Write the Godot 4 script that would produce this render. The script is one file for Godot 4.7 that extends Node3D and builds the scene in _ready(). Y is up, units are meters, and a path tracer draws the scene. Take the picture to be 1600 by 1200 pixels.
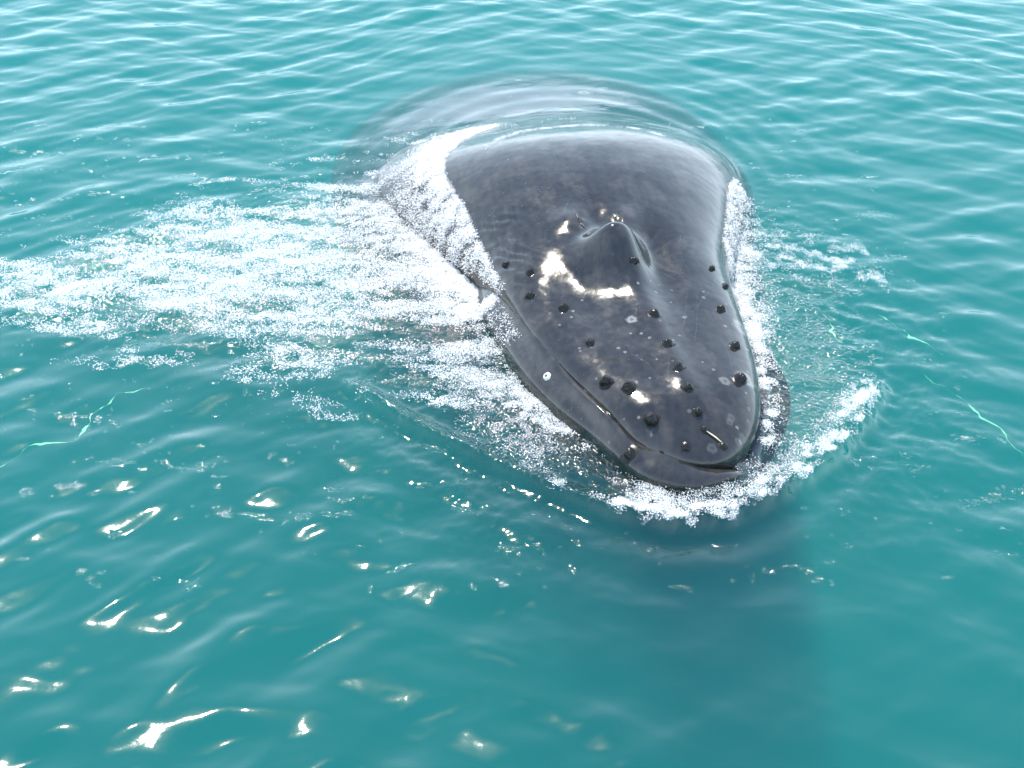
extends Node3D
# A humpback-type whale lifting its head beside a boat, sunlit turquoise sea.

const WHALE_AT := Vector3(0.975, 0.0, -4.86)
const WHALE_TURN := 0.1484
const TIP := 0.06
const JAW_TIP := 0.17
# s behind the snout tip: left edge l, y; right edge l, y; ridge l, y; underside y
const HEAD := [
	[-0.06, 0.03, 0.065, 0.03, 0.065, 0.03, 0.065, 0.065],
	[0.03, -0.19, 0.055, 0.22, 0.03, 0.02, 0.14, -0.06],
	[0.11, -0.30, 0.075, 0.29, 0.035, 0.01, 0.17, -0.10],
	[0.29, -0.41, 0.105, 0.385, 0.06, 0.00, 0.240, -0.10],
	[0.50, -0.50, 0.125, 0.445, 0.075, -0.02, 0.262, -0.10],
	[0.71, -0.60, 0.14, 0.485, 0.085, -0.04, 0.277, -0.10],
	[0.91, -0.67, 0.15, 0.51, 0.095, -0.05, 0.292, -0.10],
	[1.14, -0.74, 0.16, 0.53, 0.10, -0.07, 0.318, -0.15],
	[1.40, -0.80, 0.17, 0.56, 0.09, -0.09, 0.355, -0.1],
	[1.70, -0.87, 0.13, 0.63, 0.02, -0.12, 0.410, -0.4],
	[2.00, -0.98, 0.00, 0.77, -0.10, -0.14, 0.468, -0.8],
	[2.50, -1.24, -0.24, 1.03, -0.28, -0.15, 0.52, -1.3],
	[3.00, -1.52, -0.40, 1.27, -0.44, -0.12, 0.47, -1.6],
	[3.50, -1.74, -0.46, 1.38, -0.50, -0.10, 0.26, -1.9],
	[4.25, -1.80, -0.52, 1.45, -0.55, -0.05, 0.0, -2.1],
	[5.00, -1.70, -0.60, 1.42, -0.62, -0.02, -0.12, -2.3],
	[5.70, -1.50, -0.80, 1.30, -0.80, 0.0, -0.26, -2.4],
	[7.00, -1.20, -1.4, 1.10, -1.4, 0.0, -0.8, -2.5],
	[9.00, -0.25, -2.0, 0.25, -2.0, 0.0, -1.8, -2.2],
]
const JAW := [
	[-0.17, -0.07, -0.01, -0.07, -0.01, -0.07, 0.03, -0.08],
	[-0.10, -0.27, -0.05, 0.17, -0.07, -0.06, 0.066, -0.2],
	[-0.02, -0.36, -0.05, 0.28, -0.09, -0.04, 0.074, -0.25],
	[0.29, -0.53, -0.06, 0.52, -0.12, -0.03, 0.084, -0.4],
	[0.53, -0.67, -0.06, 0.66, -0.13, -0.04, 0.08, -0.5],
	[0.84, -0.80, -0.06, 0.74, -0.13, -0.05, 0.09, -0.6],
	[1.18, -0.88, -0.08, 0.70, -0.12, -0.07, 0.09, -0.7],
	[1.60, -0.95, -0.14, 0.74, -0.16, -0.09, 0.07, -0.8],
	[2.40, -0.90, -0.3, 0.7, -0.3, -0.12, 0.0, -0.9],
]
const TUBERCLES := [  # s, l, radius, height over radius
	[1.669, -0.775, 0.030, 0.8], [1.500, -0.656, 0.034, 0.9], [1.322, -0.684, 0.034, 0.9], [1.153, -0.521, 0.036, 1.0], [0.821, -0.432, 0.034, 0.9],
	[0.507, -0.408, 0.042, 1.15], [0.421, -0.307, 0.042, 1.15], [0.198, -0.234, 0.047, 1.1], [1.355, -0.069, 0.030, 0.8], [0.956, -0.046, 0.036, 0.9],
	[0.690, -0.035, 0.035, 0.95], [0.496, -0.024, 0.034, 1.0], [0.340, -0.011, 0.033, 1.0], [0.196, 0.005, 0.034, 1.0], [0.104, 0.018, 0.029, 0.85],
	[0.013, 0.097, 0.030, 0.6], [0.033, -0.092, 0.034, 0.6], [1.441, 0.425, 0.027, 0.9], [1.309, 0.473, 0.028, 0.9], [1.045, 0.367, 0.031, 1.0],
	[0.720, 0.357, 0.037, 1.0], [0.426, 0.295, 0.044, 1.1], [1.591, 0.484, 0.024, 0.15],
]
const JAW_TUBERCLES := [[0.074, -0.374, 0.040, 0.6], [0.061, -0.208, 0.024, 0.6]]

var whale: Node3D
var rng := RandomNumberGenerator.new()
var waves: Array = []
var ripple_noise := FastNoiseLite.new()
var bow: PackedVector2Array = [Vector2(-0.95, -5.62), Vector2(-0.85, -5.51), Vector2(-0.55, -5.23), Vector2(-0.13, -4.92), Vector2(0.19, -4.70), Vector2(0.50, -4.51), Vector2(0.77, -4.42), Vector2(1.02, -4.46), Vector2(1.34, -4.67), Vector2(1.65, -4.94), Vector2(1.89, -5.29), Vector2(2.0, -5.51), Vector2(2.02, -5.62)]


func numbered(called: String) -> String:
	if not has_node(NodePath(called)):
		return called
	var n := 1
	while has_node(NodePath("%s_%03d" % [called, n])):
		n += 1
	return "%s_%03d" % [called, n]


func obj(called: String, mesh: Mesh, m: Material, parent: Node = self) -> MeshInstance3D:
	var o := MeshInstance3D.new()
	o.name = numbered(called) if parent == self else called
	o.mesh = mesh
	o.material_override = m
	parent.add_child(o, true)
	return o


func scatter(called: String, mesh: Mesh, m: Material, places: Array, label: String, category: String) -> void:
	var mm := MultiMesh.new()
	mm.transform_format = MultiMesh.TRANSFORM_3D
	mm.mesh = mesh
	mm.instance_count = places.size()
	for i in places.size():
		mm.set_instance_transform(i, places[i])
	var o := MultiMeshInstance3D.new()
	o.name = numbered(called)
	o.multimesh = mm
	o.material_override = m
	add_child(o, true)
	o.set_meta("label", label)
	o.set_meta("category", category)
	o.set_meta("kind", "stuff")


func grid_mesh(p: PackedVector3Array, uv: PackedVector2Array, nu: int, nv: int, wrap_u: bool) -> ArrayMesh:
	# rows of nu points, nv rows; smooth normals from neighbours
	var nrm := PackedVector3Array()
	nrm.resize(p.size())
	for j in nv:
		var j0 := maxi(j - 1, 0) * nu
		var j1 := mini(j + 1, nv - 1) * nu
		for i in nu:
			var ia := i - 1
			var ib := i + 1
			if wrap_u:
				if ia < 0: ia = nu - 2
				if ib > nu - 1: ib = 1
			else:
				ia = maxi(ia, 0)
				ib = mini(ib, nu - 1)
			var du := p[j * nu + ib] - p[j * nu + ia]
			var dv := p[j1 + i] - p[j0 + i]
			nrm[j * nu + i] = dv.cross(du).normalized()
	var idx := PackedInt32Array()
	idx.resize((nu - 1) * (nv - 1) * 6)
	var k := 0
	for j in nv - 1:
		for i in nu - 1:
			var a := j * nu + i
			var b := a + nu
			idx[k] = a; idx[k + 1] = a + 1; idx[k + 2] = b
			idx[k + 3] = a + 1; idx[k + 4] = b + 1; idx[k + 5] = b
			k += 6
	var arr := []
	arr.resize(Mesh.ARRAY_MAX)
	arr[Mesh.ARRAY_VERTEX] = p
	arr[Mesh.ARRAY_NORMAL] = nrm
	arr[Mesh.ARRAY_TEX_UV] = uv
	arr[Mesh.ARRAY_INDEX] = idx
	var m := ArrayMesh.new()
	m.add_surface_from_arrays(Mesh.PRIMITIVE_TRIANGLES, arr)
	return m


# ---------------------------------------------------------------- whale shape
func gauss(x: float, w: float) -> float:
	return exp(-(x * x) / (w * w))


var smoothed := {}
const STEPS := 900
const Q_MAX := 3.02


func row(table: Array, s: float, tip: float) -> PackedFloat32Array:
	if not smoothed.has(tip):
		smoothed[tip] = smooth_table(table, tip)
	var rows: Array = smoothed[tip]
	var f := clampf(sqrt(maxf(s + tip, 0.0)) / Q_MAX, 0.0, 1.0) * (STEPS - 1)
	var i := mini(int(f), STEPS - 2)
	var a: PackedFloat32Array = rows[i]
	var b: PackedFloat32Array = rows[i + 1]
	f -= i
	var out := PackedFloat32Array()
	out.resize(8)
	for c in range(1, 8):
		out[c] = a[c] + (b[c] - a[c]) * f
	return out


func smooth_table(table: Array, tip: float) -> Array:
	# three running means, narrowing to nothing at the tip, take the kinks out of the profile
	var rows := []
	for i in STEPS:
		var q := Q_MAX * i / (STEPS - 1)
		rows.append(raw_row(table, q * q - tip, tip))
	for pass_no in 3:
		var sums := []
		var run := PackedFloat64Array()
		run.resize(8)
		for i in STEPS:
			for c in 8:
				run[c] += rows[i][c]
			sums.append(run.duplicate())
		var next := []
		for i in STEPS:
			var r := mini(mini(14, int(i * 0.25)), STEPS - 1 - i)
			var o := PackedFloat32Array()
			o.resize(8)
			for c in 8:
				var before: float = sums[i - r - 1][c] if i - r > 0 else 0.0
				o[c] = (sums[i + r][c] - before) / (2 * r + 1)
			next.append(o)
		rows = next
	return rows


func raw_row(table: Array, s: float, tip: float) -> PackedFloat32Array:
	var q := sqrt(maxf(s + tip, 0.0))
	var n := table.size()
	var i := 0
	while i < n - 2 and table[i + 1][0] <= s:
		i += 1
	var out := PackedFloat32Array()
	out.resize(8)
	var q1 := sqrt(maxf(table[i][0] + tip, 0.0))
	var q2 := sqrt(maxf(table[i + 1][0] + tip, 0.0))
	var h := q2 - q1
	var t := clampf((q - q1) / h, 0.0, 1.0)
	for c in range(1, 8):
		var a: float = table[i][c]
		var b: float = table[i + 1][c]
		var ma := (b - a) / h
		var mb := ma
		if i > 0:
			var q0 := sqrt(maxf(table[i - 1][0] + tip, 0.0))
			ma = (b - table[i - 1][c]) / (q2 - q0)
		if i < n - 2:
			var q3 := sqrt(maxf(table[i + 2][0] + tip, 0.0))
			mb = (table[i + 2][c] - a) / (q3 - q1)
		var t2 := t * t
		var t3 := t2 * t
		out[c] = (2 * t3 - 3 * t2 + 1) * a + (t3 - 2 * t2 + t) * h * ma + (-2 * t3 + 3 * t2) * b + (t3 - t2) * h * mb
	return out


func head_relief(s: float, l: float) -> float:
	# splash guard in front of the blowholes, the median ridge, nostril folds, flank hollows
	var y := 0.0
	var side := l + 0.16
	var ws := 0.19 if s < 1.54 else 0.12
	var across := gauss(side, 0.16) if side < 0.0 else exp(-pow(side / 0.16, 3.0))
	y += 0.19 * gauss(s - 1.54, ws) * across
	y += 0.016 * gauss(s - 1.64, 0.16) * gauss(l + 0.42, 0.20)
	var ridge_l := 0.03 - 0.1 * s
	y += 0.024 * smoothstep(0.1, 0.5, s) * (1.0 - smoothstep(1.3, 1.6, s)) * gauss(l - ridge_l, 0.075)
	y -= 0.05 * gauss(s - 1.42, 0.36) * gauss(l - 0.10, 0.11)
	y -= 0.025 * gauss(s - 1.25, 0.30) * gauss(l + 0.42, 0.16)
	# the two nostril lips behind the guard
	y += 0.022 * gauss(s - 1.82, 0.10) * gauss(l + 0.02, 0.08)
	y += 0.026 * gauss(s - 1.85, 0.10) * gauss(l + 0.36, 0.11)
	y -= 0.03 * gauss(s - 1.86, 0.14) * gauss(l + 0.19, 0.08)
	y -= 0.014 * gauss(l + 0.085 + 0.25 * (s - 1.8), 0.012) * gauss(s - 1.80, 0.06)
	y -= 0.014 * gauss(l + 0.30 - 0.25 * (s - 1.8), 0.012) * gauss(s - 1.82, 0.06)
	y -= 0.012 * gauss(l - 0.12 - 0.3 * (s - 1.7), 0.02) * gauss(s - 1.7, 0.05)
	# broad unevenness
	y += 0.0035 * ripple_noise.get_noise_2d(s * 260.0, l * 260.0) * smoothstep(0.0, 0.4, s)
	# long folds towards the corner of the mouth
	var fold := smoothstep(-0.55, -0.72, l) * gauss(s - 1.75, 0.45)
	y += 0.005 * fold * sin(70.0 * (s * 0.75 + l * 0.9) + 6.0 * ripple_noise.get_noise_2d(s * 300.0, l * 300.0))
	return y


func section(table: Array, s: float, tip: float, n_top: float, n_low: float, count: int, jaw: bool) -> PackedVector3Array:
	# points (l, y, arc) round the section, starting at the underside
	var r := row(table, s, tip)
	var out := PackedVector3Array()
	out.resize(count)
	for i in count:
		# more points over the top half
		var u := float(i) / (count - 1)
		var th := -PI / 2 + TAU * (u + 0.10 * sin(TAU * (u)) * -1.0)
		var c := cos(th)
		var sn := sin(th)
		var top := sn >= 0.0
		var n := n_top if top else n_low
		var edge_l := r[3] if c > 0 else r[1]
		var edge_y := r[4] if c > 0 else r[2]
		var lm := r[5]
		var x := pow(absf(c), 2.0 / n)
		var v := pow(absf(sn), 2.0 / n)
		var l := lm + (edge_l - lm) * x
		var y := edge_y + ((r[6] if top else r[7]) - edge_y) * v
		if top:
			if jaw:
				var shape := smoothstep(-0.17, 0.1, s)
				y += smoothstep(0.0, 0.4, s) * (0.062 * gauss(x - 0.80, 0.085) - 0.008 * (1.0 - smoothstep(0.6, 0.75, x))) * smoothstep(0.0, 0.3, v)
				y += jaw_tilt(s, l - lm) * smoothstep(0.0, 0.4, v) * shape
			else:
				y += head_relief(s, l) * smoothstep(0.0, 0.55, v)
		out[i] = Vector3(l, y, 0.0)
	var mid := count / 2
	for i in range(mid + 1, count):
		out[i].z = out[i - 1].z + Vector2(out[i].x - out[i - 1].x, out[i].y - out[i - 1].y).length()
	for i in range(mid - 1, -1, -1):
		out[i].z = out[i + 1].z - Vector2(out[i].x - out[i + 1].x, out[i].y - out[i + 1].y).length()
	return out


func top_y(s: float, l: float) -> float:
	var r := row(HEAD, s, TIP)
	var edge_l := r[3] if l > r[5] else r[1]
	var edge_y := r[4] if l > r[5] else r[2]
	var x := clampf(absf((l - r[5]) / (edge_l - r[5])), 0.0, 1.0)
	var v := pow(1.0 - pow(x, 2.2), 1.0 / 2.2)
	return edge_y + (r[6] - edge_y) * v + head_relief(s, l) * smoothstep(0.0, 0.55, v)


func jaw_y(s: float, l: float) -> float:
	var r := row(JAW, s, JAW_TIP)
	var edge_l := r[3] if l > r[5] else r[1]
	var edge_y := r[4] if l > r[5] else r[2]
	var x := clampf(absf((l - r[5]) / (edge_l - r[5])), 0.0, 1.0)
	var v := pow(1.0 - pow(x, 4.0), 0.25)
	var y := edge_y + (r[6] - edge_y) * v
	var shape := smoothstep(-0.17, 0.1, s)
	y += smoothstep(0.0, 0.4, s) * (0.062 * gauss(x - 0.80, 0.085) - 0.008 * (1.0 - smoothstep(0.6, 0.75, x))) * smoothstep(0.0, 0.3, v)
	return y + jaw_tilt(s, l - r[5]) * smoothstep(0.0, 0.4, v) * shape


func jaw_tilt(s: float, off: float) -> float:
	return -0.085 * off - 0.12 * smoothstep(-0.12, 0.30, off) * (1.0 - smoothstep(0.9, 1.6, s))


func loft(table: Array, tip: float, q_end: float, rows: int, count: int, n_top: float, n_low: float, jaw: bool) -> ArrayMesh:
	var p := PackedVector3Array()
	var uv := PackedVector2Array()
	p.resize(rows * count)
	uv.resize(rows * count)
	for j in rows:
		var q := q_end * j / (rows - 1)
		var s := q * q - tip
		var sec := section(table, s, tip, n_top, n_low, count, jaw)
		for i in count:
			p[j * count + i] = Vector3(sec[i].x, sec[i].y, -s)
			uv[j * count + i] = Vector2((sec[i].z + 2.2) / 4.4, (s + 0.3) / 4.4)
	return grid_mesh(p, uv, count, rows, true)


func tubercle_mesh(seed_value: int) -> ArrayMesh:
	# a rounded knob that flares into the skin, unit radius
	var n := FastNoiseLite.new()
	n.seed = seed_value
	n.frequency = 0.9
	var p := PackedVector3Array()
	var uv := PackedVector2Array()
	var prof := [[0.0, 1.0], [0.22, 0.98], [0.45, 0.90], [0.63, 0.75], [0.75, 0.56], [0.83, 0.38], [0.91, 0.20], [1.05, 0.08], [1.28, 0.01], [1.5, -0.12]]
	var nu := 21
	for j in prof.size():
		for i in nu:
			var a := TAU * i / (nu - 1)
			var d := Vector3(cos(a), 0, sin(a))
			var w := 1.0 + 0.34 * n.get_noise_3d(d.x, prof[j][1], d.z)
			p.append(Vector3(d.x * prof[j][0] * w, prof[j][1] * (1.0 + 0.1 * n.get_noise_2d(d.x, d.z)), d.z * prof[j][0] * w))
			uv.append(Vector2(float(i) / (nu - 1) * 0.05, j * 0.006))
	return grid_mesh(p, uv, nu, prof.size(), true)


# ---------------------------------------------------------------- water
func to_whale(x: float, z: float) -> Vector2:   # (s, l)
	var dx := x - WHALE_AT.x
	var dz := z - WHALE_AT.z
	return Vector2(-0.14788 * dx - 0.98901 * dz, 0.98901 * dx - 0.14788 * dz)


func to_world(s: float, l: float, y: float) -> Vector3:
	return Vector3(WHALE_AT.x - 0.14788 * s + 0.98901 * l, y, WHALE_AT.z - 0.98901 * s - 0.14788 * l)


func bow_at(p: Vector2) -> Vector3:   # (distance to the bow wave's line, signed outwards; how far along 0..1; 0)
	var best := 1e9
	var along := 0.0
	var sgn := 1.0
	for i in bow.size() - 1:
		var a := bow[i]
		var e := bow[i + 1] - a
		var t := clampf((p - a).dot(e) / e.length_squared(), 0.0, 1.0)
		var d := p - (a + e * t)
		if d.length_squared() < best:
			best = d.length_squared()
			along = (i + t) / (bow.size() - 1)
			sgn = signf(e.x * d.y - e.y * d.x)
	return Vector3(sqrt(best) * sgn, along, 0)


func sea(x: float, z: float, cell: float) -> float:
	var w := to_whale(x, z)
	var near := sqrt(pow((w.y + 0.08) / 1.25, 2) + pow((w.x - 2.2) / 2.9, 2))
	var calm := lerpf(0.35, 1.0, smoothstep(0.9, 1.7, near))
	# the water close to the boat is smoother: the short waves die first
	var far_off := smoothstep(4.4, 9.5, -z)
	var h := 0.0
	var xx := x + 0.22 * sin(0.9 * z + 0.4) + 0.1 * sin(2.3 * z + 1.1 * x)
	var zz := z + 0.25 * sin(0.7 * x + 1.0) + 0.1 * sin(1.9 * x - 0.8 * z)
	for k in waves:
		if k[4] > cell * 4.0:
			h += k[2] * lerpf(k[5], k[6], far_off) * sin(k[0] * xx + k[1] * zz + k[3])
	h *= calm
	if cell > 0.1:
		return h
	# rings running back from where the back goes under
	var ro := sqrt(pow((w.y + 0.05) / 1.0, 2) + pow((w.x - 3.0) / 1.27, 2)) - 1.0
	if ro > -0.3 and w.x > 2.2:
		h += 0.006 * smoothstep(2.4, 3.4, w.x) * cos(TAU * ro / 0.17) * exp(-maxf(ro, 0.0) / 0.55)
	# bow wave and the broken water behind it
	if x > -1.6 and x < 2.7 and z > -6.4 and z < -3.9:
		var b := bow_at(Vector2(x, z))
		var ends := smoothstep(0.0, 0.12, b.y) * (1.0 - smoothstep(0.9, 1.0, b.y))
		var front := smoothstep(0.3, 0.5, b.y)
		var width := lerpf(0.065, 0.09, front)
		var out_d := b.x
		h += ends * lerpf(0.05, 0.075, front) * (1.0 + 0.7 * front * ripple_noise.get_noise_2d(x * 900.0, z * 900.0)) * (gauss(out_d, width) if out_d < 0 else gauss(out_d, width * 0.6))
		h += ends * 0.016 * cos(TAU * out_d / 0.3) * exp(-absf(out_d) / 0.3) * (1.0 if out_d > 0 else 0.0)
	# choppy patches: beside the head on both sides
	var chop := gauss((w.x - 1.0) / 1.5, 1.0) * gauss((absf(w.y) - 1.0) / 0.7, 1.0)
	if w.y < 0:
		chop = maxf(chop, wash_at(x, z))
	h += 0.016 * chop * (ripple_noise.get_noise_2d(x * 420.0, z * 640.0) + 0.5 * ripple_noise.get_noise_2d(x * 1100.0 + 90.0, z * 1500.0))
	return h


func wash_at(x: float, z: float) -> float:   # 0..1, where water runs off the left flank and trails away
	if x > 0.5:
		return 0.0
	var top := curve_at(x, [[-6.0, -6.2], [-3.26, -6.86], [-2.73, -7.14], [-2.26, -7.53], [-1.78, -7.75], [-1.08, -7.94], [-0.7, -8.23], [-0.28, -8.49], [0.5, -8.6]])
	var low := curve_at(x, [[-6.0, -5.6], [-3.03, -6.14], [-2.43, -6.01], [-1.83, -5.82], [-1.27, -5.72], [-0.86, -5.63], [-0.53, -5.57], [0.0, -5.34], [0.5, -5.0]])
	var t := (z - top) / (low - top)
	return smoothstep(-0.22, 0.42, t) * (1.0 - smoothstep(0.50, 1.22, t)) * lerpf(0.72, 1.08, smoothstep(-4.0, -0.8, x))


func curve_at(x: float, pts: Array) -> float:
	for i in pts.size() - 1:
		if x <= pts[i + 1][0]:
			return lerpf(pts[i][1], pts[i + 1][1], clampf((x - pts[i][0]) / (pts[i + 1][0] - pts[i][0]), 0.0, 1.0))
	return pts[-1][1]


func lines(lo: float, hi: float, step: float, reach: float) -> PackedFloat32Array:
	var mid := PackedFloat32Array()
	var n := int(round((hi - lo) / step))
	for i in n + 1:
		mid.append(lo + (hi - lo) * i / n)
	var d := step
	var a := lo
	var before := PackedFloat32Array()
	while lo - a < reach:
		d *= 1.13
		a -= d
		before.append(a)
	before.reverse()
	d = step
	a = hi
	var after := PackedFloat32Array()
	while a - hi < reach:
		d *= 1.13
		a += d
		after.append(a)
	return before + mid + after


func make_sea() -> ArrayMesh:
	var xs := lines(-5.2, 5.2, 0.02, 700.0)
	var zs := lines(-12.2, -2.6, 0.02, 700.0)
	var p := PackedVector3Array()
	var uv := PackedVector2Array()
	p.resize(xs.size() * zs.size())
	uv.resize(p.size())
	var k := 0
	for j in zs.size():
		var cz: float = zs[mini(j + 1, zs.size() - 1)] - zs[maxi(j - 1, 0)]
		for i in xs.size():
			var cx: float = xs[mini(i + 1, xs.size() - 1)] - xs[maxi(i - 1, 0)]
			p[k] = Vector3(xs[i], sea(xs[i], zs[j], maxf(cx, cz) * 0.5), zs[j])
			uv[k] = Vector2(xs[i], zs[j]) / 1.7
			k += 1
	var whole := grid_mesh(p, uv, xs.size(), zs.size(), false)
	# broken water gets a rougher skin: beside the head, in the wash and behind the bow wave
	var arr := whole.surface_get_arrays(0)
	var idx: PackedInt32Array = arr[Mesh.ARRAY_INDEX]
	var calm := PackedInt32Array()
	var broken := PackedInt32Array()
	for t in range(0, idx.size(), 6):
		var q := p[idx[t]]
		var rough := false
		if q.x > -6.0 and q.x < 2.6 and q.z > -9.0 and q.z < -4.0:
			var n := mask.get_noise_2d(q.x * 1.6, q.z * 5.0) * 0.8 + mask.get_noise_2d(q.x * 9.0, q.z * 15.0) * 0.5
			rough = wash_at(q.x, q.z) + n > 0.42
			if not rough and q.z > -5.8:
				var b := bow_at(Vector2(q.x, q.z))
				rough = b.x > -0.07 and b.x < 0.015 and b.y > 0.04
			if not rough and q.z > -7.2:
				var w := to_whale(q.x, q.z)
				rough = bow_at(Vector2(q.x, q.z)).x < -0.05 and w.x < 2.0 and w.x > -0.6 and gauss(absf(w.y) - 0.75, 0.5) + n > 0.6
		(broken if rough else calm).append_array(idx.slice(t, t + 6))
	var out := ArrayMesh.new()
	for part in [calm, broken]:
		arr[Mesh.ARRAY_INDEX] = part
		out.add_surface_from_arrays(Mesh.PRIMITIVE_TRIANGLES, arr)
	return out


# ---------------------------------------------------------------- foam
func blob_cluster(seed_value: int, count: int, spread: float, size: float) -> ArrayMesh:
	var r := RandomNumberGenerator.new()
	r.seed = seed_value
	var ball := SphereMesh.new()
	ball.radial_segments = 7
	ball.rings = 3
	ball.radius = 1.0
	ball.height = 2.0
	var st := SurfaceTool.new()
	for i in count:
		var d := Vector2.from_angle(r.randf() * TAU) * spread * sqrt(r.randf())
		var sz := size * lerpf(0.45, 1.25, pow(r.randf(), 2.0))
		var t := Transform3D(Basis.from_euler(Vector3(r.randf() * 0.6, r.randf() * 3, 0)).scaled(Vector3(sz, sz * 0.55, sz)), Vector3(d.x, r.randf_range(-0.3, 0.9) * size, d.y))
		st.append_from(ball, 0, t)
	return st.commit()


func put_at(places: Array, pos: Vector3, size: float) -> void:
	var b := Basis.from_euler(Vector3(rng.randf_range(-0.3, 0.3), rng.randf() * TAU, rng.randf_range(-0.3, 0.3))).scaled(Vector3.ONE * size)
	places.append(Transform3D(b, pos))


func _ready() -> void:
	# ------------------------------------------------------------ camera, sky, sun, exposure
	var cam := Camera3D.new()
	cam.name = "camera"
	cam.fov = 34.0
	cam.position = Vector3(0, 4.2, 0)
	cam.rotation_degrees = Vector3(-37, 0, 0)
	cam.near = 0.1
	cam.far = 3000.0
	add_child(cam)
	var env := Environment.new()
	env.background_mode = Environment.BG_SKY
	var sm := ProceduralSkyMaterial.new()
	sm.sky_top_color = Color(0.40, 0.51, 0.66)
	sm.sky_horizon_color = Color(0.86, 0.94, 1.0)
	sm.sky_curve = 0.33
	sm.sky_energy_multiplier = 1.3
	sm.sun_angle_max = 30.0
	env.sky = Sky.new()
	env.sky.sky_material = sm
	env.tonemap_mode = Environment.TONE_MAPPER_LINEAR
	env.tonemap_exposure = 2.2
	env.sdfgi_enabled = true
	env.ssao_enabled = true
	env.ssil_enabled = true
	env.volumetric_fog_enabled = true
	env.volumetric_fog_density = 0.0
	var we := WorldEnvironment.new()
	we.name = "environment"
	we.environment = env
	add_child(we)
	var sun := DirectionalLight3D.new()
	sun.name = "sun"
	sun.light_energy = 1.5
	sun.light_color = Color(1.0, 0.97, 0.92)
	sun.light_angular_distance = 0.5
	sun.shadow_enabled = true
	add_child(sun)
	var el := deg_to_rad(62.0)
	var az := deg_to_rad(24.0)
	sun.look_at_from_position(Vector3.ZERO, -Vector3(-sin(az) * cos(el), sin(el), -cos(az) * cos(el)))

	rng.seed = 77
	ripple_noise.seed = 5
	ripple_noise.frequency = 0.01
	ripple_noise.fractal_octaves = 3

	# ------------------------------------------------------------ sea
	for i in 40:
		var wl := 0.095 * pow(7.5, float(i) / 39.0)
		var dirn := rng.randfn(0.0, 0.24) + (0.34 if i % 3 else -0.40)
		var kk := TAU / wl
		var slope := 0.027 * lerpf(0.55, 1.0, smoothstep(0.09, 0.3, wl)) * rng.randf_range(0.6, 1.3)
		waves.append([kk * sin(dirn), kk * cos(dirn), slope / kk, rng.randf() * TAU, wl, lerpf(0.95, 1.4, smoothstep(0.13, 0.3, wl)), 0.95])
	var wm := StandardMaterial3D.new()
	wm.resource_name = "sea_surface"
	wm.transparency = BaseMaterial3D.TRANSPARENCY_ALPHA
	wm.albedo_color = Color(0.1, 0.4, 0.42, 0.004)
	wm.roughness = 0.04
	wm.metallic_specular = 0.45
	var bn := FastNoiseLite.new()
	bn.seed = 9
	bn.frequency = 0.022
	bn.fractal_octaves = 4
	var bt := NoiseTexture2D.new()
	bt.width = 1024
	bt.height = 1024
	bt.seamless = true
	bt.noise = bn
	wm.heightmap_enabled = true
	wm.heightmap_texture = bt
	wm.heightmap_scale = 0.03
	mask.seed = 21
	mask.frequency = 1.0
	mask.fractal_octaves = 4
	var rm: StandardMaterial3D = wm.duplicate()
	rm.resource_name = "broken_water"
	var bn2: FastNoiseLite = bn.duplicate()
	bn2.frequency = 0.05
	var bt2: NoiseTexture2D = bt.duplicate()
	bt2.noise = bn2
	rm.heightmap_texture = bt2
	rm.heightmap_scale = 0.9
	rm.roughness = 0.07
	var sea_mesh := make_sea()
	sea_mesh.surface_set_material(0, wm)
	sea_mesh.surface_set_material(1, rm)
	var water := obj("sea", sea_mesh, null)
	water.set_meta("kind", "structure")
	var deep := FogVolume.new()
	deep.name = "sea_depths"
	deep.shape = RenderingServer.FOG_VOLUME_SHAPE_BOX
	deep.size = Vector3(300, 11, 300)
	deep.position = Vector3(0, -5.53, -60)
	var fm := FogMaterial.new()
	fm.albedo = Color(0.018, 0.42, 0.40).linear_to_srgb()
	fm.density = 0.38
	deep.material = fm
	add_child(deep)
	deep.set_meta("kind", "structure")
	var bed := PlaneMesh.new()
	bed.size = Vector2(1500, 1500)
	var bm := StandardMaterial3D.new()
	bm.albedo_color = Color(0.03, 0.20, 0.22).linear_to_srgb()
	bm.roughness = 1.0
	var bo := obj("seabed", bed, bm)
	bo.position = Vector3(0, -11.1, 0)
	bo.set_meta("kind", "structure")

	# ------------------------------------------------------------ whale
	whale = Node3D.new()
	whale.name = "whale"
	add_child(whale)
	whale.position = WHALE_AT
	whale.rotation.y = WHALE_TURN
	whale.set_meta("label", "dark grey knobbly-headed whale surfacing in turquoise water, snout towards the boat")
	whale.set_meta("category", "whale")
	var skin := skin_material()
	obj("body", loft(HEAD, TIP, 3.0, 430, 261, 2.2, 2.3, false), skin, whale)
	obj("lower_jaw", loft(JAW, JAW_TIP, sqrt(2.4 + JAW_TIP), 190, 221, 4.0, 2.2, true), skin, whale)

	var knob_skin: StandardMaterial3D = skin.duplicate()
	knob_skin.resource_name = "tubercle_skin"
	knob_skin.albedo_color = Color(0.7, 0.7, 0.7).linear_to_srgb()
	knob_skin.heightmap_enabled = false
	knob_skin.roughness = 0.3
	knob_skin.roughness_texture = null
	knob_skin.metallic_specular = 0.32
	for k in TUBERCLES:
		knob(k, knob_skin, top_y)
	for k in JAW_TUBERCLES:
		knob(k, knob_skin, jaw_y)
	# the barnacle on the jaw's rim
	var shell := StandardMaterial3D.new()
	shell.resource_name = "barnacle_shell"
	shell.albedo_color = Color(0.62, 0.58, 0.52).linear_to_srgb()
	shell.roughness = 0.5
	var bc := obj("barnacle", barnacle_mesh(), shell, whale)
	bc.transform = on_skin(0.726, -0.684, jaw_y).scaled_local(Vector3.ONE * 0.024)
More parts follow.
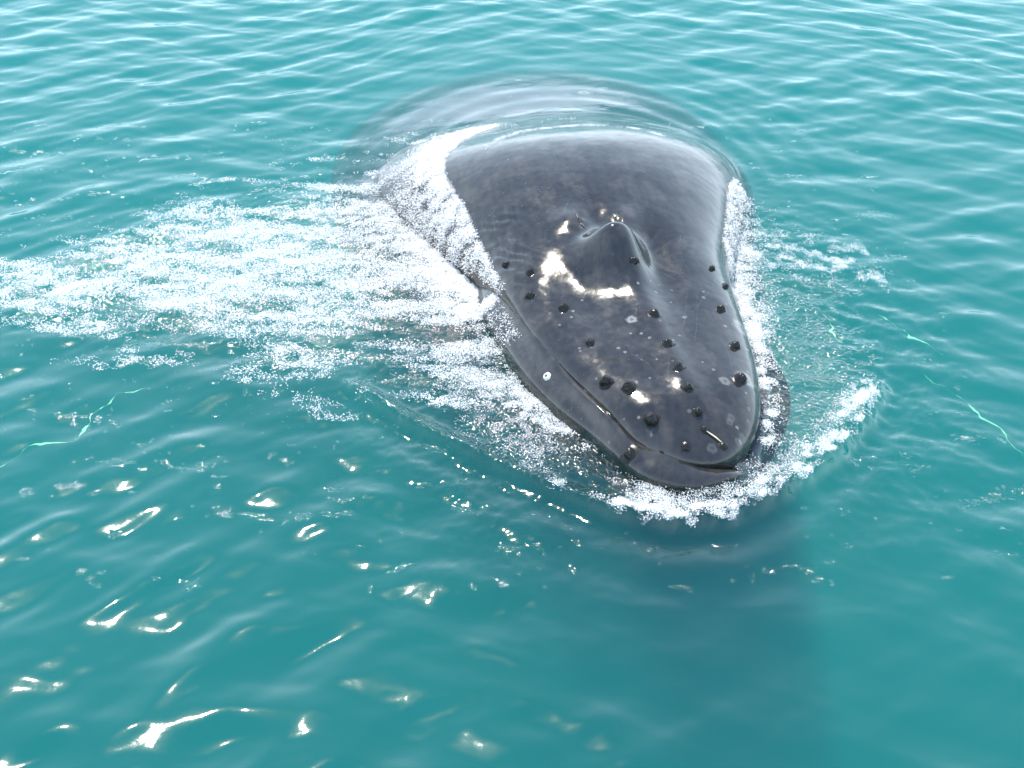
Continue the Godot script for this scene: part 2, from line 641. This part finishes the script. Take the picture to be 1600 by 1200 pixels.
	bc.set_meta("label", "small pale barnacle on the rim of the lower jaw")
	for k in [[1.80, -0.085, -0.25], [1.82, -0.30, 0.25]]:
		var slit := obj("nostril", slit_mesh(k[0], k[1], k[2]), flat_material("nostril_dark", Color(0.008, 0.008, 0.01), 0.5), whale)
		slit.set_meta("label", "dark slit of a closed blowhole")

	# ------------------------------------------------------------ things on the whale
	var weed := obj("weed_strand", strand_mesh([Vector2(0.085, 0.025), Vector2(0.066, 0.045), Vector2(0.05, 0.062), Vector2(0.022, 0.09)], 0.0035), flat_material("weed", Color(0.42, 0.38, 0.24), 0.35))
	weed.position = WHALE_AT
	weed.rotation.y = WHALE_TURN
	weed.set_meta("label", "thin pale yellow strand of weed lying across the tip of the whale's snout")
	weed.set_meta("category", "seaweed")

	# ------------------------------------------------------------ refracted light modelled as ribbons under the surface
	var caustic_green := flat_material("caustic", Color(0.12, 0.52, 0.30), 0.4)  # green colour put in for caustic light, nothing solid drifts here
	caustic_green.backlight_enabled = true
	caustic_green.backlight = Color(0.6, 0.9, 0.7)
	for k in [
		[[Vector2(2.01, -6.49), Vector2(1.93, -6.28), Vector2(2.0, -6.15), Vector2(2.08, -6.10)], 0.008, "short ribbon built for refracted light, a pale green wisp under the water nearest the whale's far cheek"],
		[[Vector2(2.25, -6.50), Vector2(2.33, -6.35), Vector2(2.38, -6.21), Vector2(2.49, -6.15), Vector2(2.56, -6.03)], 0.014, "brightest ribbon built for refracted light, a pale green wisp glimmering under the water right of the whale's head"],
		[[Vector2(2.38, -5.87), Vector2(2.41, -5.76), Vector2(2.55, -5.61), Vector2(2.65, -5.35), Vector2(2.72, -5.1)], 0.007, "long thin ribbon built for refracted light, a green wisp under the water nearest the right edge of the photo"],
		[[Vector2(-2.75, -4.95), Vector2(-2.68, -5.03), Vector2(-2.56, -5.19), Vector2(-2.37, -5.24), Vector2(-2.33, -5.41), Vector2(-2.23, -5.64), Vector2(-2.0, -5.73)], 0.014, "long winding ribbon built for refracted light, a pale green wisp under the water below the white wash"],
	]:
		var o := obj("caustic_ribbon", caustic_mesh(k[0], k[1]), caustic_green)
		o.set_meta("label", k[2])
		o.set_meta("category", "caustic")
		o.set_meta("group", "pale green ribbons modelled for refracted light under the surface")

	# ------------------------------------------------------------ foam
	var fw := StandardMaterial3D.new()
	fw.resource_name = "foam"
	fw.albedo_color = Color(0.93, 0.93, 0.93).linear_to_srgb()
	fw.roughness = 0.18
	fw.backlight_enabled = true
	fw.backlight = Color(1, 1, 1)
	var clump := blob_cluster(3, 7, 0.030, 0.0036)
	var places := []
	for i in 190000:   # the wash trailing off to one side; white clumps also stand for sun glitter
		var x := rng.randf_range(-4.8, 0.5)
		var z := rng.randf_range(-8.8, -5.0)
		var d := wash_at(x, z)
		if d <= 0.0:
			continue
		var w := to_whale(x, z)
		var n := mask.get_noise_2d(x * 1.6, z * 5.0) * 0.9 + mask.get_noise_2d(x * 9.0, z * 15.0) * 0.6
		var streaks := mask.get_noise_2d(x * 0.9 + 50.0, z * 5.0 - x * 0.8)
		if maxf(n, 0.42 * lacy(x * 0.9, z * 1.8)) + streaks * 0.9 + d * 0.9 - 0.72 < rng.randf_range(-0.2, 0.35):
			continue
		lay(places, w, x, z, rng.randf_range(0.45, 1.15), 0.14)
	for i in 30000:   # thick where it pours off the flank
		var s := rng.randf_range(1.5, 3.9)
		var edge := curve_at(s, [[1.3, -0.80], [1.6, -0.86], [2.04, -0.93], [2.41, -0.98], [2.76, -1.01], [3.03, -1.0], [3.39, -0.90], [3.72, -0.70], [3.9, -0.55]])
		var l := edge - absf(rng.randfn(0.0, 0.16)) + 0.04
		if mask.get_noise_2d(s * 8.0, l * 8.0) + rng.randf_range(-0.2, 0.3) < -0.11:
			continue
		var g := to_world(s, l, 0)
		lay(places, Vector2(s, l), g.x, g.z, rng.randf_range(0.5, 1.2), 0.3)
	scatter("foam", clump, fw, places, "white wash, its clumps standing for foam and sun glitter, streaming off the whale's flank and trailing far across the water", "foam")
	places = []
	for i in 9000:   # the other flank
		var s := rng.randf_range(0.1, 2.75)
		var edge := curve_at(s, [[0.0, 0.30], [0.36, 0.47], [0.87, 0.58], [1.39, 0.62], [1.9, 0.64], [2.3, 0.74], [2.56, 0.88], [2.75, 0.98]])
		var wide := curve_at(s, [[0.0, 0.03], [0.6, 0.04], [1.2, 0.07], [1.9, 0.11], [2.4, 0.12], [2.75, 0.05]])
		var l := edge + absf(rng.randfn(0.0, wide)) - 0.02
		if mask.get_noise_2d(s * 7.0, l * 12.0) + 0.2 * lacy(s * 1.5, l * 1.5) + smoothstep(0.5, 1.6, s) * 0.5 - 0.14 + rng.randf_range(-0.25, 0.25) < 0.12:
			continue
		var g := to_world(s, l, 0)
		lay(places, Vector2(s, l), g.x, g.z, rng.randf_range(0.5, 1.1), 0.2)
	for i in 8000:   # its plume of thrown drops
		var t := rng.randf()
		var s := lerpf(2.15, 1.85, t) + rng.randfn(0.0, lerpf(0.17, 0.12, t)) - 0.25 * t * rng.randf()
		var l := lerpf(0.75, 1.62, t)
		if mask.get_noise_2d(s * 6.0, l * 6.0) + rng.randf_range(-0.3, 0.3) - t * 0.25 < 0.02:
			continue
		var g := to_world(s, l, 0)
		lay(places, Vector2(s, l), g.x, g.z, rng.randf_range(0.3, 0.75), 0.2)
	scatter("foam", clump, fw, places, "white foam and thrown drops along the whale's far cheek, spreading over green water", "foam")
	places = []
	for i in 15000:   # the curl pushed up ahead of the snout
		var t := rng.randf_range(0.26, 0.98)
		var k := t * (bow.size() - 1)
		var a := bow[int(k)].lerp(bow[int(k) + 1], k - int(k))
		var e := (bow[int(k) + 1] - bow[int(k)]).normalized()
		var inward := Vector2(e.y, -e.x)
		var thick := curve_at(t, [[0.26, 0.01], [0.42, 0.03], [0.5, 0.12], [0.62, 0.15], [0.75, 0.10], [0.98, 0.05]])
		var off := maxf(rng.randfn(0.5, 0.75) * thick, -0.02 + 0.05 * mask.get_noise_2d(t * 40.0, 7.0))
		var q := a + inward * off
		var dense := curve_at(t, [[0.26, -0.6], [0.40, -0.2], [0.5, 0.12], [0.7, 0.14], [0.86, 0.06], [0.98, -0.3]])
		if mask.get_noise_2d(q.x * 5.0, q.y * 5.0) * 0.6 + 0.4 * lacy(q.x * 3.2, q.y * 3.2) + dense < rng.randf_range(0.05, 0.45):
			continue
		var y := sea(q.x, q.y, 0.02) + rng.randf() * rng.randf() * 0.035
		put_at(places, Vector3(q.x, y, q.y), rng.randf_range(0.3, 0.85))
	scatter("foam", clump, fw, places, "curling band of broken white water pushed up ahead of the whale's snout", "foam")
	places = []
	for i in 13000:   # lace between the jaw and the curl
		var s := rng.randf_range(-0.35, 1.3)
		var edge := curve_at(s, [[-0.35, -0.1], [-0.1, -0.27], [0.3, -0.52], [0.53, -0.67], [0.84, -0.82], [1.3, -0.92]])
		var l := edge - absf(rng.randfn(0.0, 0.22)) + 0.01
		var g := to_world(s, l, 0)
		if bow_at(Vector2(g.x, g.z)).x > -0.03:
			continue
		if lacy(s * 1.3, l * 1.3) * 0.4 + mask.get_noise_2d(s * 2.0, l * 2.0) + rng.randf_range(-0.2, 0.2) - absf(l - edge) * 0.4 < 0.1:
			continue
		lay(places, Vector2(s, l), g.x, g.z, rng.randf_range(0.3, 0.8), -0.01)
	scatter("foam", clump, fw, places, "lacy white foam lying between the lower jaw and the bow wave", "foam")
	places = []
	for i in 2600:   # where the water film ends on the back
		var a := rng.randf_range(-0.75, 0.75)
		var l := sin(a) * 0.92 - 0.1
		var s := 2.2 + 1.12 * cos(a * 1.15) + rng.randfn(0.0, 0.035)
		if mask.get_noise_2d(s * 9.0, l * 9.0) + rng.randf_range(-0.2, 0.2) < -0.02 + maxf(a, 0.0) * 0.35:
			continue
		put_at(places, to_world(s, l, top_y(s, l) + 0.003), rng.randf_range(0.2, 0.5))
	for i in 700:   # single drops shed over the flank and head
		var s := rng.randf_range(0.1, 3.2)
		var l := rng.randf_range(-0.95, 0.3)
		if rng.randf() < smoothstep(-0.7, 0.1, l):
			continue
		put_at(places, to_world(s, l, top_y(s, l) + 0.001), rng.randf_range(0.07, 0.2))
	scatter("water_drops", clump, fw, places, "bright water drops beaded over the whale's wet back and cheek", "water drops")
	places = []
	for i in 3600:  # sun sparkles beyond the wash, modelled as white specks
		var x := rng.randf_range(-4.0, 0.2)
		var z := rng.randf_range(-8.8, -4.9)
		if mask.get_noise_2d(x * 2.0, z * 3.0) + rng.randf_range(-0.3, 0.2) < 0.04:
			continue
		put_at(places, Vector3(x, sea(x, z, 0.02) + 0.001, z), rng.randf_range(0.12, 0.42))
	scatter("glitter_flecks", clump, fw, places, "scattered tiny white flecks standing for sun glitter around the edge of the wash", "foam")


var mask := FastNoiseLite.new()


func lacy(u: float, v: float) -> float:   # bright along thin wandering threads
	return maxf(1.0 - 7.0 * absf(mask.get_noise_2d(u * 3.5, v * 3.5)), 0.8 - 6.0 * absf(mask.get_noise_2d(u * 9.0 + 31.0, v * 9.0)))


func lay(places: Array, w: Vector2, x: float, z: float, size: float, climb: float) -> void:
	# on the water, or on the skin where the skin stands out of it by less than climb
	var y := sea(x, z, 0.02)
	if w.x > -0.05 and w.x < 5.0:
		var r := row(HEAD, w.x, TIP)
		if w.y > r[1] and w.y < r[3]:
			var t := top_y(w.x, w.y)
			if t > climb:
				return
			y = maxf(y, t)
		if w.x < 1.6:
			r = row(JAW, w.x, JAW_TIP)
			if w.y > r[1] and w.y < r[3]:
				var t := jaw_y(w.x, w.y)
				if t > (climb if w.x > 1.1 else 0.005):
					return
				y = maxf(y, t)
	put_at(places, Vector3(x, y + 0.002, z), size)


func flat_material(called: String, c: Color, rough: float) -> StandardMaterial3D:
	var m := StandardMaterial3D.new()
	m.resource_name = called
	m.albedo_color = c.linear_to_srgb()
	m.roughness = rough
	return m


func on_skin(s: float, l: float, height: Callable) -> Transform3D:
	var e := 0.03
	var y: float = height.call(s, l)
	var ds: float = (height.call(s + e, l) - height.call(s - e, l)) / (2 * e) if s > 0.02 else 0.6
	var dl: float = (height.call(s, l + e) - height.call(s, l - e)) / (2 * e)
	var up := Vector3(-clampf(dl, -1.2, 1.2), 1.0, clampf(ds, -1.2, 1.2)).normalized()
	var side := up.cross(Vector3(0, 0, 1)).normalized()
	return Transform3D(Basis(side, up, side.cross(up)), Vector3(l, y, -s))


var knobs := 0


func knob(k: Array, m: Material, height: Callable) -> void:
	knobs += 1
	var o := obj("tubercle", tubercle_mesh(100 + knobs), m, whale)
	var t := on_skin(k[0], k[1], height)
	o.transform = Transform3D(t.basis * Basis(Vector3.UP, knobs * 1.3) * Basis.from_scale(Vector3(k[2], k[2] * k[3] * 1.2, k[2] * 1.1) * 0.84), t.origin - t.basis.y * 0.004)


func barnacle_mesh() -> ArrayMesh:
	var p := PackedVector3Array()
	var uv := PackedVector2Array()
	var prof := [[0.42, 0.05], [0.40, 0.30], [0.46, 0.62], [0.58, 0.66], [0.80, 0.40], [1.0, 0.08], [1.1, -0.2]]
	var nu := 25
	for j in prof.size():
		for i in nu:
			var a := TAU * i / (nu - 1)
			var w := 1.0 + 0.07 * sin(a * 6.0)
			p.append(Vector3(cos(a) * prof[j][0] * w, prof[j][1], sin(a) * prof[j][0] * w))
			uv.append(Vector2(i, j) * 0.1)
	return grid_mesh(p, uv, nu, prof.size(), true)


func slit_mesh(s: float, l: float, lean: float) -> ArrayMesh:
	# a narrow lens lying in the nostril's groove
	var p := PackedVector3Array()
	var uv := PackedVector2Array()
	for j in 13:
		var t := lerpf(-1.0, 1.0, j / 12.0)
		var ss := s + t * 0.065
		var half := 0.007 * sqrt(maxf(1.0 - t * t, 0.0)) + 0.0004
		for i in 5:
			var x := lerpf(-1.0, 1.0, i / 4.0)
			var ll := l - lean * t * 0.065 + half * x
			p.append(Vector3(ll, top_y(ss, ll) + 0.005 - 0.003 * x * x, -ss))
			uv.append(Vector2(i, j) * 0.1)
	return grid_mesh(p, uv, 5, 13, false)


func strand_mesh(pts: Array, thick: float) -> ArrayMesh:
	var c := Curve3D.new()
	for q in pts:
		c.add_point(Vector3(q.y, top_y(q.x, q.y) + 0.012, -q.x))
	var p := PackedVector3Array()
	var uv := PackedVector2Array()
	var n := 24
	for j in n:
		var o := c.get_baked_length() * j / (n - 1)
		var at := c.sample_baked(o)
		var along := (c.sample_baked(o + 0.004) - c.sample_baked(o - 0.004)).normalized()
		var side := along.cross(Vector3.UP).normalized()
		var up := side.cross(along)
		var w := thick * (0.5 + 0.8 * sin(PI * (j + 0.5) / n))
		for i in 9:
			var a := TAU * i / 8.0
			p.append(at + side * cos(a) * w + up * sin(a) * w * 0.5)
			uv.append(Vector2(i, j) * 0.1)
	return grid_mesh(p, uv, 9, n, true)


func caustic_mesh(pts: Array, thick: float) -> ArrayMesh:  # a thin tapering ribbon that stands for a filament of refracted light
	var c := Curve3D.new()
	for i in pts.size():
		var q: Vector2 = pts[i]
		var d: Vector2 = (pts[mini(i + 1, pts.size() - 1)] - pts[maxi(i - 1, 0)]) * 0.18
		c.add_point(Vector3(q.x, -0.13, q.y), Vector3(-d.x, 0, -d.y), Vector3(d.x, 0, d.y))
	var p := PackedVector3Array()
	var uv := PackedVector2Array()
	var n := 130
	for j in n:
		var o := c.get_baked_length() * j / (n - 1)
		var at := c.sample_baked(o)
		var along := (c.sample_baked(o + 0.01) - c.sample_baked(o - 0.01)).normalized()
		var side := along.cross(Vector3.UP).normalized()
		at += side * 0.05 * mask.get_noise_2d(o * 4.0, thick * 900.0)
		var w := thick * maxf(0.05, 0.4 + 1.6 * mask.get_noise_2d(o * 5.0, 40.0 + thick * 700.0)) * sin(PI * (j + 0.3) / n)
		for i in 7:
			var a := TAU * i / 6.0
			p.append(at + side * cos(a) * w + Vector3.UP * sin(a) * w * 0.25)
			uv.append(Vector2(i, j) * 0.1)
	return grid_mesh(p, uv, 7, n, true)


func skin_material() -> StandardMaterial3D:
	var m := StandardMaterial3D.new()
	m.resource_name = "wet_skin"
	var side := 1536
	var n1 := FastNoiseLite.new()
	n1.seed = 31
	n1.frequency = 0.0085
	n1.fractal_octaves = 6
	var n2 := FastNoiseLite.new()
	n2.seed = 32
	n2.frequency = 0.05
	n2.fractal_octaves = 4
	var n3 := FastNoiseLite.new()
	n3.seed = 33
	n3.frequency = 0.03
	n3.fractal_octaves = 4
	var a := n1.get_image(side, side).get_data()
	var b := n2.get_image(side, side).get_data()
	var im3 := n3.get_image(side, side / 8)
	im3.resize(side, side, Image.INTERPOLATE_CUBIC)
	var c3 := im3.get_data()
	var out := PackedByteArray()
	out.resize(side * side * 3)
	var shine := PackedByteArray()
	shine.resize(side * side)
	for i in side * side:
		var broad := smoothstep(0.44, 0.62, a[i] / 255.0)
		var fine := b[i] / 255.0 - 0.5
		var streak := c3[i] / 255.0 - 0.5
		shine[i] = int(255.0 * clampf(lerpf(0.085, 0.10, broad) * (1.0 + 0.7 * fine + 0.5 * streak), 0.06, 0.3))
		var v := lerpf(0.011, 0.020, broad) * (1.0 + 0.8 * fine + 0.7 * streak)
		var warm := streak * 0.15
		out[i * 3] = int(255.0 * pow(maxf(v * (1.06 + warm), 0.0), 0.4545))
		out[i * 3 + 1] = int(255.0 * pow(maxf(v, 0.0), 0.4545))
		out[i * 3 + 2] = int(255.0 * pow(maxf(v * (0.94 - warm), 0.0), 0.4545))
	var im := Image.create_from_data(side, side, false, Image.FORMAT_RGB8, out)
	var r := RandomNumberGenerator.new()
	r.seed = 8
	# ring scars left by barnacles, and pale blotches
	var marks := [[0.947, 0.060, 0.028, 0.55], [0.165, -0.158, 0.02,0.12], [0.140, -0.141, 0.018,0.12], [0.077, -0.187, 0.018,0.12], [0.047, -0.151, 0.018,0.12], [0.0, 0.009, 0.024,0.12], [0.93, -0.56, 0.055, 0.35], [0.62, -0.56, 0.04, 0.4], [0.56, -0.53, 0.035, 0.4], [0.45, -0.36, 0.05, 0.45], [0.40, -0.22, 0.03, 0.3]]
	for i in 70:
		marks.append([r.randf_range(0.0, 1.3), r.randf_range(-0.75, 0.45), r.randf_range(0.005, 0.011), r.randf_range(0.15, 0.5)])
	for k in marks:
		blot(im, side, k[0], k[1], k[2], k[3], r.randi())
	# two long scrapes over the head
	for q in [[1.55, -0.56, 0.72, -0.20], [1.50, -0.50, 0.80, -0.16], [1.35, -0.62, 1.0, -0.30]]:
		for i in 420:
			var t := i / 419.0
			var s := lerpf(q[0], q[2], t)
			var l := lerpf(q[1], q[3], t) + 0.006 * n2.get_noise_1d(t * 200.0)
			dot(im, side, s, l, 0.02 if int(t * 60.0 + n2.get_noise_1d(t * 900.0) * 20.0) % 5 else 0.14, 0.7)
	for k in 26:   # short old scars
		var s0 := r.randf_range(0.1, 3.0)
		var l0 := r.randf_range(-0.8, 0.6)
		var turn := r.randf_range(-0.9, 0.9)
		var reach := r.randf_range(0.04, 0.22)
		for i in 80:
			var t := i / 79.0 * reach
			dot(im, side, s0 + t * cos(turn), l0 + t * sin(turn) + t * t * 0.6, 0.07, 0.4)
	m.albedo_texture = ImageTexture.create_from_image(im)
	m.roughness = 1.0
	m.roughness_texture = ImageTexture.create_from_image(Image.create_from_data(side, side, false, Image.FORMAT_L8, shine))
	m.metallic_specular = 0.52
	var bn := FastNoiseLite.new()
	bn.seed = 40
	bn.frequency = 0.05
	bn.fractal_octaves = 5
	var bt := NoiseTexture2D.new()
	bt.width = 1024
	bt.height = 1024
	bt.seamless = true
	bt.noise = bn
	m.heightmap_enabled = true
	m.heightmap_texture = bt
	m.heightmap_scale = 0.07
	return m


func texel(side: int, s: float, l: float) -> Vector2:
	# l is close to the length along the section over the flat top of the head
	var r := row(HEAD, s, TIP)
	return Vector2(((l - r[5]) * 1.06 + 2.2) / 4.4 * side, (s + 0.3) / 4.4 * side)


func dot(im: Image, side: int, s: float, l: float, value: float, share: float) -> void:
	var t := texel(side, s, l)
	var c := im.get_pixel(int(t.x), int(t.y)).srgb_to_linear()
	im.set_pixel(int(t.x), int(t.y), c.lerp(Color(value, value, value), share).linear_to_srgb())


func blot(im: Image, side: int, s: float, l: float, radius: float, strength: float, seed_value: int) -> void:
	var t := texel(side, s, l)
	var px := radius / 4.4 * side
	var n := FastNoiseLite.new()
	n.seed = seed_value
	n.frequency = 0.9 / px
	for y in range(int(t.y - px * 1.5), int(t.y + px * 1.5) + 1):
		for x in range(int(t.x - px * 1.5), int(t.x + px * 1.5) + 1):
			if x < 0 or y < 0 or x >= side or y >= side:
				continue
			var d := Vector2(x - t.x, y - t.y).length() / px + 0.35 * n.get_noise_2d(x, y)
			var ring := gauss(d - 0.75, 0.3) + 0.45 * (1.0 - smoothstep(0.4, 0.8, d))
			if d < 1.4:
				var c := im.get_pixel(x, y).srgb_to_linear()
				im.set_pixel(x, y, c.lerp(Color(0.26, 0.26, 0.25), clampf(ring * strength, 0.0, 1.0)).linear_to_srgb())
